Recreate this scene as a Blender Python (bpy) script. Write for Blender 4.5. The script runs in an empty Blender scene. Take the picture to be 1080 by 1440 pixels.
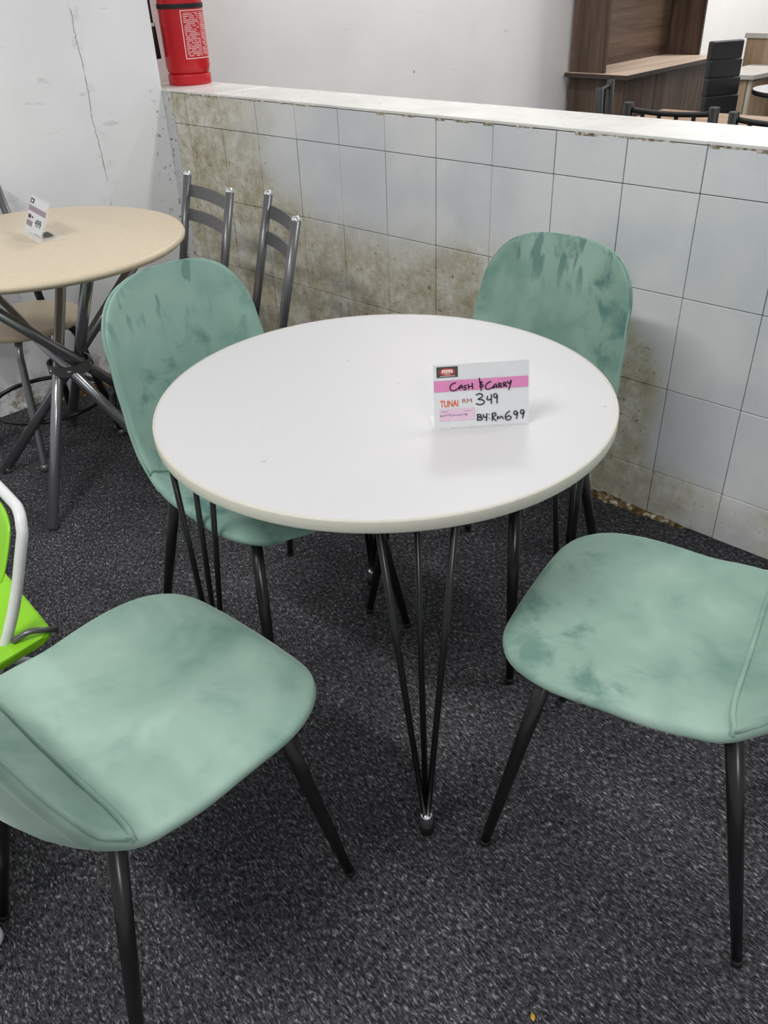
import bpy, bmesh, math, random
from mathutils import Vector, Matrix
R = math.radians
scene = bpy.context.scene
C = scene.collection

# ------------------------------------------------------------------ camera
TH, ROLL, FPX = 0.5843, 0.0412, 1157.5
fw = Vector((0, math.cos(TH), -math.sin(TH))); rt = Vector((1, 0, 0)); dn = -rt.cross(fw)
cx = math.cos(ROLL)*rt + math.sin(ROLL)*dn
cy = -math.sin(ROLL)*rt + math.cos(ROLL)*dn
cam = bpy.data.cameras.new('camera'); cam.sensor_fit = 'VERTICAL'
cam.sensor_height = 24.0; cam.lens = FPX/1440*24.0; cam.clip_start = 0.02
co = bpy.data.objects.new('camera', cam); C.objects.link(co)
m = Matrix((cx, -cy, -fw)).transposed().to_4x4(); m.translation = (0, 0, 1.36)
co.matrix_world = m
scene.camera = co

# ------------------------------------------------------------------ light
w = bpy.data.worlds.new('world'); scene.world = w; w.use_nodes = True
w.node_tree.nodes['Background'].inputs[0].default_value = (0.95, 0.97, 1.0, 1)
w.node_tree.nodes['Background'].inputs[1].default_value = 0.46
def tube_light(x, y, rz, e, L=1.25, W=0.16, z=2.95):
    l = bpy.data.lights.new('ceiling_tube', 'AREA'); l.shape = 'RECTANGLE'; l.size = L; l.size_y = W
    l.energy = e; l.color = (1.0, 0.985, 0.96)
    o = bpy.data.objects.new('ceiling_tube', l); C.objects.link(o); o.location = (x, y, z); o.rotation_euler = (0, 0, R(rz))
tube_light(-1.35, 0.1, -44, 66)
tube_light(1.9, 1.9, -44, 46)
tube_light(0.9, -2.4, -44, 56)
tube_light(0.6, 4.6, -44, 44)
tube_light(3.7, 6.3, -44, 95)
scene.view_settings.view_transform = 'Standard'; scene.view_settings.look = 'None'
scene.view_settings.gamma = 1.0; scene.view_settings.use_curve_mapping = False
scene.view_settings.exposure = -0.2

# ------------------------------------------------------------------ helpers
rnd = random.Random(7)
def bm_new(): return bmesh.new()
def add_box(bm, x0, x1, y0, y1, z0, z1, bev=0.0, M=None, seg=1):
    b = bmesh.new(); bmesh.ops.create_cube(b, size=1)
    for v in b.verts:
        v.co = Vector(((x0+x1)/2 + v.co.x*(x1-x0), (y0+y1)/2 + v.co.y*(y1-y0), (z0+z1)/2 + v.co.z*(z1-z0)))
    if bev: bmesh.ops.bevel(b, geom=b.edges[:], offset=bev, segments=seg, affect='EDGES', profile=0.6)
    merge(bm, b, M)
def merge(bm, b, M=None):
    vm = {v: bm.verts.new(M @ v.co if M else v.co) for v in b.verts}
    for f in b.faces:
        try:
            nf = bm.faces.new([vm[v] for v in f.verts]); nf.smooth = f.smooth
        except ValueError: pass
    b.free()
def catmull(P, n=6):
    P = [Vector(p) for p in P]; out = []
    for i in range(len(P)-1):
        a, b, c, d = P[max(i-1, 0)], P[i], P[i+1], P[min(i+2, len(P)-1)]
        for k in range(n):
            t = k/n
            out.append(0.5*((2*b) + (c-a)*t + (2*a-5*b+4*c-d)*t*t + (3*b-a-3*c+d)*t**3))
    out.append(P[-1]); return out
def add_tube(bm, pts, r, seg=10, closed=False, caps=True, dome=False):
    pts = [Vector(p) for p in pts]; n = len(pts)
    rs = r if isinstance(r, (list, tuple)) else [r]*n
    rings = []; prev = None
    if dome and not closed:
        d0 = (pts[0]-pts[1]).normalized(); d1 = (pts[-1]-pts[-2]).normalized()
        pts = [pts[0]+d0*rs[0]*.55, pts[0]+d0*rs[0]*.4] + pts + [pts[-1]+d1*rs[-1]*.4, pts[-1]+d1*rs[-1]*.55]
        rs = [rs[0]*.35, rs[0]*.72] + list(rs) + [rs[-1]*.72, rs[-1]*.35]; n = len(pts)
    for i, p in enumerate(pts):
        if closed: t = (pts[(i+1) % n]-pts[i-1]).normalized()
        else: t = (pts[min(i+1, n-1)]-pts[max(i-1, 0)]).normalized()
        if prev is None:
            a = Vector((0, 0, 1)) if abs(t.z) < .9 else Vector((1, 0, 0)); u = t.cross(a).normalized()
        else: u = (prev - t*prev.dot(t)).normalized()
        prev = u; v = t.cross(u)
        rings.append([bm.verts.new(p + (u*math.cos(2*math.pi*k/seg) + v*math.sin(2*math.pi*k/seg))*rs[i]) for k in range(seg)])
    for i in range(n if closed else n-1):
        A, B = rings[i], rings[(i+1) % n]
        for k in range(seg):
            f = bm.faces.new((A[k], A[(k+1) % seg], B[(k+1) % seg], B[k])); f.smooth = True
    if caps and not closed:
        bm.faces.new(rings[0][::-1]); bm.faces.new(rings[-1])
def add_lathe(bm, prof, seg=32, M=None):
    b = bmesh.new(); rings = []
    for r, z in prof:
        if r < 1e-6: rings.append([b.verts.new((0, 0, z))])
        else: rings.append([b.verts.new((r*math.cos(2*math.pi*k/seg), r*math.sin(2*math.pi*k/seg), z)) for k in range(seg)])
    for A, B in zip(rings, rings[1:]):
        for k in range(seg):
            a, c = A[k % len(A)], A[(k+1) % len(A)]; d, e = B[k % len(B)], B[(k+1) % len(B)]
            vs = []
            for v in (a, c, e, d):
                if v not in vs: vs.append(v)
            if len(vs) > 2:
                f = b.faces.new(vs); f.smooth = True
    merge(bm, b, M)
def add_prism(bm, poly, z0, z1, M=None, bev=0.0):
    b = bmesh.new(); lo = [b.verts.new((x, y, z0)) for x, y in poly]; hi = [b.verts.new((x, y, z1)) for x, y in poly]
    n = len(poly); b.faces.new(lo[::-1]); b.faces.new(hi)
    for i in range(n): b.faces.new((lo[i], lo[(i+1) % n], hi[(i+1) % n], hi[i]))
    if bev: bmesh.ops.bevel(b, geom=b.edges[:], offset=bev, segments=2, affect='EDGES')
    merge(bm, b, M)
def finish(name, bm, mat, parent=None, sharp=None):
    bmesh.ops.recalc_face_normals(bm, faces=bm.faces[:])
    me = bpy.data.meshes.new(name); bm.to_mesh(me); bm.free()
    if mat: me.materials.append(mat)
    o = bpy.data.objects.new(name, me); C.objects.link(o)
    if parent: o.parent = parent
    if sharp: me.set_sharp_from_angle(angle=R(sharp))
    return o
def tag(o, label=None, cat=None, group=None, kind=None):
    for k, v in (('label', label), ('category', cat), ('group', group), ('kind', kind)):
        if v: o[k] = v
    return o
def thing(name, label, cat, loc=(0, 0, 0), rz=0, group=None):
    o = bpy.data.objects.new(name, None); C.objects.link(o); o.location = loc; o.rotation_euler = (0, 0, rz)
    o.empty_display_size = .05
    return tag(o, label, cat, group)
def copy_tree(o, parent=None):
    c = o.copy(); C.objects.link(c); c.parent = parent
    for ch in list(o.children): copy_tree(ch, c)
    return c

# ------------------------------------------------------------------ materials
def srgb(r, g, b):
    f = lambda c: (c/255/12.92) if c/255 <= .04045 else ((c/255+.055)/1.055)**2.4
    return (f(r), f(g), f(b), 1)
class Mat:
    def __init__(s, name, col=(.8, .8, .8, 1), rough=.5, metal=0, spec=.5):
        s.m = bpy.data.materials.new(name); s.m.use_nodes = True; s.nt = s.m.node_tree; s.b = s.nt.nodes['Principled BSDF']
        s.b.inputs['Base Color'].default_value = col; s.b.inputs['Roughness'].default_value = rough
        s.b.inputs['Metallic'].default_value = metal; s.b.inputs['Specular IOR Level'].default_value = spec
    def n(s, t, **kw):
        nd = s.nt.nodes.new(t)
        for k, v in kw.items():
            if k.startswith('i_'):
                nd.inputs[int(k[2:]) if k[2:].isdigit() else k[2:]].default_value = v
            else: setattr(nd, k, v)
        return nd
    def l(s, a, b): s.nt.links.new(a, b)
    def coord(s, obj=None, kind='Object', scale=None, loc=None, rot=None):
        t = s.n('ShaderNodeTexCoord')
        if obj: t.object = obj
        out = t.outputs[kind]
        if scale or loc or rot:
            mp = s.n('ShaderNodeMapping')
            if scale: mp.inputs['Scale'].default_value = scale
            if loc: mp.inputs['Location'].default_value = loc
            if rot: mp.inputs['Rotation'].default_value = rot
            s.l(out, mp.inputs[0]); out = mp.outputs[0]
        return out
    def noise(s, vec, scale, detail=3, rough=.55, dist=0):
        nd = s.n('ShaderNodeTexNoise'); nd.inputs['Scale'].default_value = scale; nd.inputs['Detail'].default_value = detail
        nd.inputs['Roughness'].default_value = rough; nd.inputs['Distortion'].default_value = dist
        s.l(vec, nd.inputs['Vector']); return nd.outputs[0]
    def ramp(s, fac, stops):
        nd = s.n('ShaderNodeValToRGB'); e = nd.color_ramp.elements
        e[0].position, e[0].color = stops[0]; e[1].position, e[1].color = stops[-1]
        for p, c in stops[1:-1]: x = e.new(p); x.color = c
        s.l(fac, nd.inputs[0]); return nd.outputs[0]
    def step(s, v, a, b):
        nd = s.n('ShaderNodeMapRange'); nd.inputs[1].default_value = a; nd.inputs[2].default_value = b
        nd.interpolation_type = 'SMOOTHSTEP'; s.l(v, nd.inputs[0]); return nd.outputs[0]
    def math(s, op, a, b=None, clamp=False):
        nd = s.n('ShaderNodeMath', operation=op, use_clamp=clamp)
        for i, x in enumerate((a, b)):
            if x is None: continue
            if isinstance(x, (int, float)): nd.inputs[i].default_value = x
            else: s.l(x, nd.inputs[i])
        return nd.outputs[0]
    def mix(s, fac, a, b):
        nd = s.n('ShaderNodeMix', data_type='RGBA')
        for i, x in ((0, fac), (6, a), (7, b)):
            if isinstance(x, (int, float, tuple)): nd.inputs[i].default_value = x
            else: s.l(x, nd.inputs[i])
        return nd.outputs[2]
    def col(s, x): s.l(x, s.b.inputs['Base Color']); return s
    def bump(s, h, strength=.3, dist=.01):
        nd = s.n('ShaderNodeBump'); nd.inputs['Strength'].default_value = strength; nd.inputs['Distance'].default_value = dist
        s.l(h, nd.inputs['Height']); s.l(nd.outputs[0], s.b.inputs['Normal']); return s
def plain(name, col, rough=.5, metal=0, spec=.5, grain=0):
    M = Mat(name, col, rough, metal, spec)
    c = M.coord(); nz = M.noise(c, 60, 3)
    k = .06 + grain
    a = tuple(x*(1-k) for x in col[:3])+(1,); b = tuple(min(1, x*(1+k)) for x in col[:3])+(1,)
    M.col(M.mix(nz, a, b)); return M.m

# ------------------------------------------------------------------ the setting
AZ = -0.7685
WD = Vector((math.cos(AZ), math.sin(AZ), 0)); WN = Vector((-WD.y, WD.x, 0))
WO = Vector((0.7673, 1.9948, 0))
CORNER = WO + WD*(-2.08)
def wl(t, d, z=0): return CORNER + WN*t + WD*d + Vector((0, 0, z))      # along / away from the left wall

# carpet
M = Mat('carpet', rough=.95, spec=.15)
c = M.coord(); cr_ = M.coord(rot=(0, 0, R(52))); mp_ = M.n('ShaderNodeMapping'); mp_.inputs['Scale'].default_value = (.36, 1, 1); M.l(cr_, mp_.inputs[0]); cs = mp_.outputs[0]
n1 = M.noise(cs, 260, 2, .7, .6); n2 = M.noise(c, 95, 3, .6); n3 = M.noise(c, 2.2, 3)
mixn = M.math('ADD', M.math('MULTIPLY', n1, .68), M.math('MULTIPLY', n2, .32))
fib = M.ramp(mixn, [(.34, srgb(26, 26, 28)), (.46, srgb(60, 60, 63)), (.56, srgb(95, 95, 99)), (.70, srgb(196, 196, 200))])
wear = M.mix(M.step(n3, .35, .7), srgb(205, 205, 208), srgb(255, 255, 255))
mul = M.n('ShaderNodeMix', data_type='RGBA', blend_type='MULTIPLY'); mul.inputs[0].default_value = 1
M.l(fib, mul.inputs[6]); M.l(wear, mul.inputs[7]); M.col(mul.outputs[2]); M.bump(mixn, .9, .006)
CARPET = M.m
b = bm_new(); add_box(b, -3.4, 4.8, -2.6, 9.4, -.06, 0)
tag(finish('floor', b, CARPET), 'dark charcoal needle-punch carpet floor of the shop', kind='structure')

# plaster
def plaster(name, base, obj, crack=None, seed=0):
    M = Mat(name, rough=.62, spec=.25)
    c = M.coord(obj=obj, loc=(seed, seed*.7, 0)); c0 = M.coord(obj=obj)
    big = M.noise(c, 1.7, 4, .6); fine = M.noise(c, 38, 4, .6)
    colr = M.mix(M.step(big, .35, .72), base, tuple(x*.93 for x in base[:3])+(1,))
    spots = M.noise(c, 13, 2, .5)
    colr = M.mix(M.math('MULTIPLY', M.step(spots, .77, .79), .6), colr, srgb(95, 92, 88))
    scuff = M.noise(M.coord(obj=obj, scale=(2.2, 2.2, 9), rot=(0, R(14), 0)), 3.1, 3, .6)
    colr = M.mix(M.math('MULTIPLY', M.step(scuff, .66, .74), .22), colr, srgb(120, 118, 115))
    h = fine
    if crack:
        sx = M.n('ShaderNodeSeparateXYZ'); M.l(c0, sx.inputs[0])
        wob = M.math('MULTIPLY', M.math('SUBTRACT', M.noise(c0, 7, 4, .7), .5), .035)
        for x0, wdt, z0, z1 in crack:
            d = M.math('ABSOLUTE', M.math('SUBTRACT', M.math('ADD', sx.outputs[0], wob), x0))
            br = M.step(M.noise(c0, 9, 2), .38, .5)
            line = M.math('MULTIPLY', M.math('LESS_THAN', d, wdt), br)
            zz = M.math('MULTIPLY', M.math('GREATER_THAN', sx.outputs[2], z0), M.math('LESS_THAN', sx.outputs[2], z1))
            line = M.math('MULTIPLY', line, zz)
            colr = M.mix(line, colr, srgb(128, 126, 125))
            near = M.math('MULTIPLY', M.math('SUBTRACT', 1, M.step(d, .0, .06)), M.step(M.noise(c0, 26, 3), .5, .75))
            colr = M.mix(M.math('MULTIPLY', near, .25), colr, srgb(140, 140, 142))
        # flaking paint beside the tiled corner
        ed = M.step(sx.outputs[0], -.10, -.01)
        fl = M.math('MULTIPLY', M.math('MULTIPLY', ed, M.math('LESS_THAN', sx.outputs[2], 1.02)), M.step(M.noise(c0, 42, 4, .7), .60, .64))
        colr = M.mix(fl, colr, srgb(96, 92, 84))
        low = M.math('MULTIPLY', M.math('SUBTRACT', 1, M.step(sx.outputs[2], .03, .16)), M.step(M.noise(c0, 18, 4, .7), .42, .6))
        colr = M.mix(M.math('MULTIPLY', low, .8), colr, srgb(128, 110, 84))
    M.col(colr); M.bump(h, .12, .004); return M.m
def wall(name, t0, t1, d0, d1, z1, label, mat_fn):
    b = bm_new(); add_box(b, t0, t1, -d1, -d0, 0, z1)
    o = finish(name, b, None); o.location = CORNER; o.rotation_euler = (0, 0, math.atan2(WN.y, WN.x))
    o.data.materials.append(mat_fn(o)); return tag(o, label, kind='structure')
wall('wall_left', -4.6, 0, -.44, -.06, 3.0, 'white plaster wall with a long vertical crack behind the beige table',
     lambda o: plaster('plaster_left', srgb(249, 250, 253), o, [(-.305, .0012, .55, 3), (-.74, .0007, .4, .86)]))
wall('wall_rear_left', 0, 7.1, -.44, -.29, 3.0, 'warm white wall beyond the tiled half wall',
     lambda o: plaster('plaster_rear', srgb(248, 246, 244), o, seed=3.3))
wall('wall_back', 6.9, 7.05, -.29, 5.0, 3.0, 'white wall at the far end of the shop behind the desks',
     lambda o: plaster('plaster_back', srgb(249, 247, 245), o, seed=8.1))

# tiled half wall
b = bm_new(); add_box(b, -2.36, 2.3, .007, .233, 0, 1.0)
GR = Mat('grout', rough=.9); gc = GR.coord()
GR.col(GR.ramp(GR.noise(gc, 30, 4), [(.35, srgb(96, 93, 86)), (.65, srgb(168, 166, 158))])); 
hw = finish('wall_middle', b, GR.m); hw.location = WO; hw.rotation_euler = (0, 0, AZ)
tag(hw, 'tiled half wall with grimy grey-white tiles and tiled flat top', kind='structure')
def tile_mat(name, cap=False):
    M = Mat(name, rough=.32, spec=.4)
    c = M.coord(obj=hw); s = M.n('ShaderNodeSeparateXYZ'); M.l(c, s.inputs[0]); X, Z = s.outputs[0], s.outputs[2]
    inf = M.n('ShaderNodeObjectInfo')
    base = M.mix(inf.outputs['Random'], srgb(224, 226, 226), srgb(235, 236, 235))
    blu = M.noise(c, 3.0, 3, .5)
    base = M.mix(M.step(blu, .40, .66), base, srgb(214, 219, 224))
    if not cap:
        n1 = M.noise(c, 2.4, 5, .62, .4); n2 = M.noise(c, 26, 5, .72); n3 = M.noise(c, 7, 4, .7)
        # grime thick at the far end of the wall and low down, thinning to the near end
        a = M.math('SUBTRACT', 1, M.step(X, -1.95, -1.20))
        bz = M.math('SUBTRACT', 1, M.step(Z, .48, .86))
        bx = M.math('SUBTRACT', 1, M.step(X, -.70, .25))
        g = M.math('ADD', a, M.math('MULTIPLY', bz, bx))
        lowr = M.math('MULTIPLY', M.math('SUBTRACT', 1, M.step(Z, .10, .24)), .62)
        g = M.math('ADD', g, lowr)
        # one brown stain low on the wall behind the chair
        dx = M.math('MULTIPLY', M.math('ADD', X, .17), 5.0); dz = M.math('MULTIPLY', M.math('SUBTRACT', Z, .34), 3.6)
        rr = M.math('SQRT', M.math('ADD', M.math('MULTIPLY', dx, dx), M.math('MULTIPLY', dz, dz)))
        g = M.math('ADD', g, M.math('MULTIPLY', M.math('SUBTRACT', 1, M.step(rr, .45, 1.05)), .85))
        g = M.math('ADD', g, M.math('MULTIPLY', M.math('SUBTRACT', n1, .5), 1.5))
        g = M.math('ADD', g, M.math('MULTIPLY', M.math('SUBTRACT', n2, .5), .55))
        g = M.step(g, .20, .95)
        dirt = M.ramp(M.math('ADD', M.math('MULTIPLY', n2, .5), M.math('MULTIPLY', n3, .5)),
                      [(.34, srgb(136, 125, 96)), (.44, srgb(182, 173, 146)), (.52, srgb(203, 198, 178)), (.62, srgb(228, 227, 219))])
        base = M.mix(M.math('MULTIPLY', g, .93), base, dirt)
        pit = M.math('MULTIPLY', M.step(M.noise(c, 62, 4, .7), .61, .65), M.math('ADD', M.math('MULTIPLY', g, .62), .06, clamp=True))
        base = M.mix(pit, base, srgb(66, 58, 44))
        rg = M.n('ShaderNodeMapRange'); M.l(g, rg.inputs[0]); rg.inputs[3].default_value = .34; rg.inputs[4].default_value = .75
        M.l(rg.outputs[0], M.b.inputs['Roughness'])
        M.bump(M.math('ADD', M.math('MULTIPLY', n2, .6), M.math('MULTIPLY', n1, .4)), .22, .006)
    else:
        base = M.mix(M.step(M.noise(c, 6, 4), .35, .7), srgb(236, 235, 231), srgb(222, 220, 215))
        base = M.mix(M.step(M.noise(c, 40, 4), .68, .73), base, srgb(140, 132, 118))
    M.col(base); return M.m
TILE, CAP = tile_mat('grimy_tile'), tile_mat('cap_tile', True)
cache = {}
def tile(w_, h_, mat, cap=False):
    k = (round(w_, 3), round(h_, 3), cap)
    if k not in cache:
        b = bm_new()
        if cap: add_box(b, 0, w_, 0, h_, 0, .008, .0012)
        else: add_box(b, 0, w_, 0, .009, 0, h_, .0012)
        o = finish('tile', b, mat, hw); cache[k] = o.data; return o
    o = bpy.data.objects.new('tile', cache[k]); C.objects.link(o); o.parent = hw; return o
G = .0022
cols = [-2.085]+[round(-2.0+.2*i, 3) for i in range(22)]
rows = [(0.0, .1436), (.1436, .3936), (.3936, .6436), (.6436, .8936), (.8936, .9985)]
for a, e in zip(cols, cols[1:]):
    for z0, z1 in rows:
        o = tile(e-a-G, z1-z0-G, TILE)
        o.location = (a+G/2, rnd.uniform(-.0012, .0004), z0+G/2)
        o.rotation_euler = (rnd.uniform(-.006, .006), 0, rnd.uniform(-.006, .006))
for a, e in zip([-2.30]+cols[1:], cols[1:]+[2.4]):
    if e > 2.3: continue
    o = tile(e-a-.0025, .236, CAP, True); o.location = (a, -.0015, .9995+rnd.uniform(0, .0008))
# chipped mortar under the top tiles
b = bm_new(); x = -2.0
while x < 1.2:
    L = rnd.uniform(.01, .06)
    if rnd.random() < .6: add_box(b, x, x+L, -.002+rnd.uniform(0, .0015), .004, .9965-rnd.uniform(0, .0035), 1.001)
    x += L*rnd.uniform(.8, 1.6)
MO = Mat('chipped_mortar', rough=.95); MO.col(MO.ramp(MO.noise(MO.coord(), 55, 3), [(.38, srgb(112, 100, 82)), (.50, srgb(172, 164, 148)), (.60, srgb(220, 217, 210))]))
tag(finish('chipped_mortar', b, MO.m, hw), 'brown and white chipped mortar line')
b = bm_new(); add_box(b, -2.16, -2.087, .001, .009, 0, .999)
STR = Mat('flaking_paint', rough=.8); sc0_ = STR.coord(obj=hw)
STR.col(STR.mix(STR.step(STR.noise(sc0_, 34, 4, .7), .58, .63), STR.mix(STR.noise(sc0_, 5, 3), srgb(222, 222, 224), srgb(196, 196, 192)), srgb(112, 106, 92)))
tag(finish('plaster_strip', b, STR.m, hw), 'white flaking plaster strip at the wall corner')
# crumbled mortar at the foot of the walls
CR = Mat('crumbled_mortar', rough=.95); CR.col(CR.ramp(CR.noise(CR.coord(), 48, 4, .7), [(.34, srgb(58, 46, 28)), (.5, srgb(118, 96, 62)), (.58, srgb(160, 140, 104)), (.64, srgb(228, 225, 216))]))
CR.bump(CR.noise(CR.coord(), 60, 4), .8, .01)
def rubble(name, parent, x0, x1, label, hmax):
    b = bm_new(); prev = None; n = int((x1-x0)/.012)
    for i in range(n+1):
        x = x0+(x1-x0)*i/n; f = math.sin(math.pi*i/n)**.5
        h = max(.002, hmax*f*rnd.uniform(.5, 1)); dp = .012+.02*f*rnd.uniform(.3, 1)
        q = [b.verts.new((x, .004, h)), b.verts.new((x+rnd.uniform(-.004, .004), -dp*.5, h*rnd.uniform(.5, .9))), b.verts.new((x, -dp, .0005))]
        if prev:
            for k in range(2): b.faces.new((prev[k], q[k], q[k+1], prev[k+1]))
        prev = q
    o = finish(name, b, CR.m); o.parent = parent; return tag(o, label)
rubble('crumbled_mortar', hw, -.62, .12, 'brown crumbled mortar along the carpet', .022)
rubble('crumbled_mortar', bpy.data.objects['wall_left'], -.86, -.30, 'brown crumbled plaster along the carpet', .035)

# ------------------------------------------------------------------ shared object materials
def velvet(name):
    M = Mat(name, rough=.85, spec=.12)
    inf = M.n('ShaderNodeObjectInfo'); t = M.n('ShaderNodeTexCoord')
    off = M.n('ShaderNodeVectorMath', operation='ADD'); sc = M.math('MULTIPLY', inf.outputs['Random'], 37.0)
    cmb = M.n('ShaderNodeCombineXYZ'); M.l(sc, cmb.inputs[0]); M.l(sc, cmb.inputs[1]); M.l(sc, cmb.inputs[2])
    M.l(t.outputs['Object'], off.inputs[0]); M.l(cmb.outputs[0], off.inputs[1]); v = off.outputs[0]
    n1 = M.noise(v, 4.2, 4, .55, .5); n2 = M.noise(v, 11, 4, .6, .35); n3 = M.noise(v, 900, 2)
    base = M.ramp(n1, [(.30, srgb(112, 143, 132)), (.45, srgb(138, 166, 153)), (.62, srgb(155, 181, 168))])
    osp = M.n('ShaderNodeSeparateColor'); M.l(inf.outputs['Color'], osp.inputs[0])
    mk = M.math('MULTIPLY', M.step(n2, .47, .66), M.step(M.noise(v, 3.1, 2), .42, .60))
    base = M.mix(M.math('MULTIPLY', mk, osp.outputs[0]), base, srgb(84, 122, 114))
    # finger strokes brushed into the nap near the top of the backs
    mpf = M.n('ShaderNodeMapping'); mpf.inputs['Scale'].default_value = (34, 34, 9); M.l(v, mpf.inputs[0])
    sz = M.n('ShaderNodeSeparateXYZ'); M.l(t.outputs['Object'], sz.inputs[0])
    fs_ = M.math('MULTIPLY', M.step(M.noise(mpf.outputs[0], 1.0, 2, .5), .54, .62), M.step(sz.outputs[2], .70, .80))
    base = M.mix(M.math('MULTIPLY', fs_, M.math('MULTIPLY', osp.outputs[0], .75)), base, srgb(80, 118, 112))
    base = M.mix(M.math('MULTIPLY', osp.outputs[1], .5), base, srgb(108, 150, 148))  # per-chair teal tint paints in how light falls on the nap
    hl = M.step(M.noise(v, 6.5, 3, .5, .8), .60, .76)
    base = M.mix(M.math('MULTIPLY', hl, .4), base, srgb(172, 201, 188))
    M.col(base); M.bump(n3, .08, .001)
    M.b.inputs['Sheen Weight'].default_value = .35; M.b.inputs['Sheen Roughness'].default_value = .38
    M.b.inputs['Sheen Tint'].default_value = (.80, .92, .87, 1)
    return M.m
VELVET = velvet('sage_velvet')
BLACKMETAL = plain('black_metal', srgb(22, 22, 23), .28, 0, .6)
BLACKMATT = plain('black_plastic', srgb(20, 20, 21), .6)
CHROME = plain('chrome', (.85, .85, .86, 1), .08, 1)
WHITETOP = Mat('white_laminate', srgb(238, 237, 237), .42, 0, .35)
c = WHITETOP.coord(); WHITETOP.col(WHITETOP.mix(WHITETOP.math('MULTIPLY', WHITETOP.step(WHITETOP.noise(c, 55, 2, .4), .765, .78), .4), srgb(200, 199, 200), srgb(128, 128, 128)))
WHITETOP = WHITETOP.m
EDGE = plain('cream_edge_band', srgb(200, 197, 186), .5)
GREYMETAL = plain('grey_metal', srgb(112, 112, 114), .33, .55)
GUNMETAL = plain('gunmetal', srgb(158, 159, 162), .24, .85)
BEIGE = plain('beige_laminate', srgb(214, 199, 174), .45, 0, .35, .03)

# ------------------------------------------------------------------ velvet shell chairs
SP = catmull([(x, 0, z_+.008) for x, z_ in ((.251, .430), (.244, .447), (.220, .459), (.16, .465), (.08, .464), (0, .459), (-.07, .456), (-.125, .463),
              (-.170, .490), (-.200, .537), (-.220, .60), (-.238, .68), (-.253, .75), (-.263, .805), (-.270, .843))], 10)
AL = [0]
for p, q in zip(SP, SP[1:]): AL.append(AL[-1]+(q-p).length)
LT = AL[-1]
def lerp_tab(tab, x):
    for (a, u), (b_, v_) in zip(tab, tab[1:]):
        if x <= b_:
            t = (x-a)/(b_-a) if b_ > a else 0; t = max(0, min(1, t)); t = t*t*(3-2*t); return u+(v_-u)*t
    return tab[-1][1]
def spine(d):
    d = max(0, min(LT, d))
    for i in range(len(AL)-1):
        if d <= AL[i+1]:
            t = (d-AL[i])/(AL[i+1]-AL[i]); p = SP[i].lerp(SP[i+1], t)
            a = SP[max(i-3, 0)]; b_ = SP[min(i+4, len(SP)-1)]; tg = (b_-a).normalized(); return p, Vector((tg.z, 0, -tg.x))
WT = [(0, .212), (.14, .212), (.30, .207), (.41, .197), (.50, .193), (.58, .187), (.68, .180), (.76, .174), (.9, .168)]
CT = [(0, -.012), (.10, -.006), (.26, .0), (.36, .012), (.44, .034), (.52, .040), (.64, .036), (.78, .022), (.9, .012)]
TT = [(0, .030), (.3, .034), (.42, .038), (.55, .032), (.9, .026)]
def half_w(d):
    wv = lerp_tab(WT, d)
    L1, n1 = .19, 2.7
    if d < L1: wv *= (1-(1-d/L1)**n1)**(1/n1)
    e = LT-d; L2, n2 = .15, 2.7
    if e < L2: wv *= max(0, 1-(1-e/L2)**n2)**(1/n2)
    return max(wv, .004)
def shell_pt(d, u, side=0):
    p, n = spine(d); wv = half_w(d); cu = lerp_tab(CT, d)*(wv/.21)**2
    q = p + Vector((0, u*wv, 0)) + n*(cu*abs(u)**2.4)
    return q, n
def shell_mesh():
    b = bm_new(); N, K = 84, 13; rings = []
    for i in range(N+1):
        d = LT*(1-math.cos(math.pi*i/N))/2; wv = half_w(d)
        t = lerp_tab(TT, d)
        for e in (d, LT-d):
            if e < .022: t *= max(.12, math.sqrt(max(0, 1-(1-e/.022)**2)))
        us = [math.sin(math.pi/2*(-1+2*k/(K-1))) for k in range(K)]
        ring = []
        inner = [shell_pt(d, u) for u in us]
        for q, n in inner: ring.append(q - n*0.0)
        te = t*.62; rr = min(te*.5, .010)
        q, n = inner[-1]
        for a in (30, 60, 90, 120, 150):
            ring.append(q - n*(te*.5*(1-math.cos(R(a)))) + Vector((0, rr*math.sin(R(a)), 0)))
        for (q, n), u in zip(inner[::-1], us[::-1]):
            ring.append(q - n*(t + (te-t)*abs(u)**3))
        q, n = inner[0]
        for a in (150, 120, 90, 60, 30):
            ring.append(q - n*(te*.5*(1-math.cos(R(a)))) - Vector((0, rr*math.sin(R(a)), 0)))
        rings.append([b.verts.new(p) for p in ring])
    m_ = len(rings[0])
    for A, B in zip(rings, rings[1:]):
        for k in range(m_):
            f = b.faces.new((A[k], A[(k+1) % m_], B[(k+1) % m_], B[k])); f.smooth = True
    for A in (rings[0][::-1], rings[-1]): b.faces.new(A).smooth = True
    return b
DSEAM = next(AL[i] for i in range(len(SP)) if SP[i].x < -.112)
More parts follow.
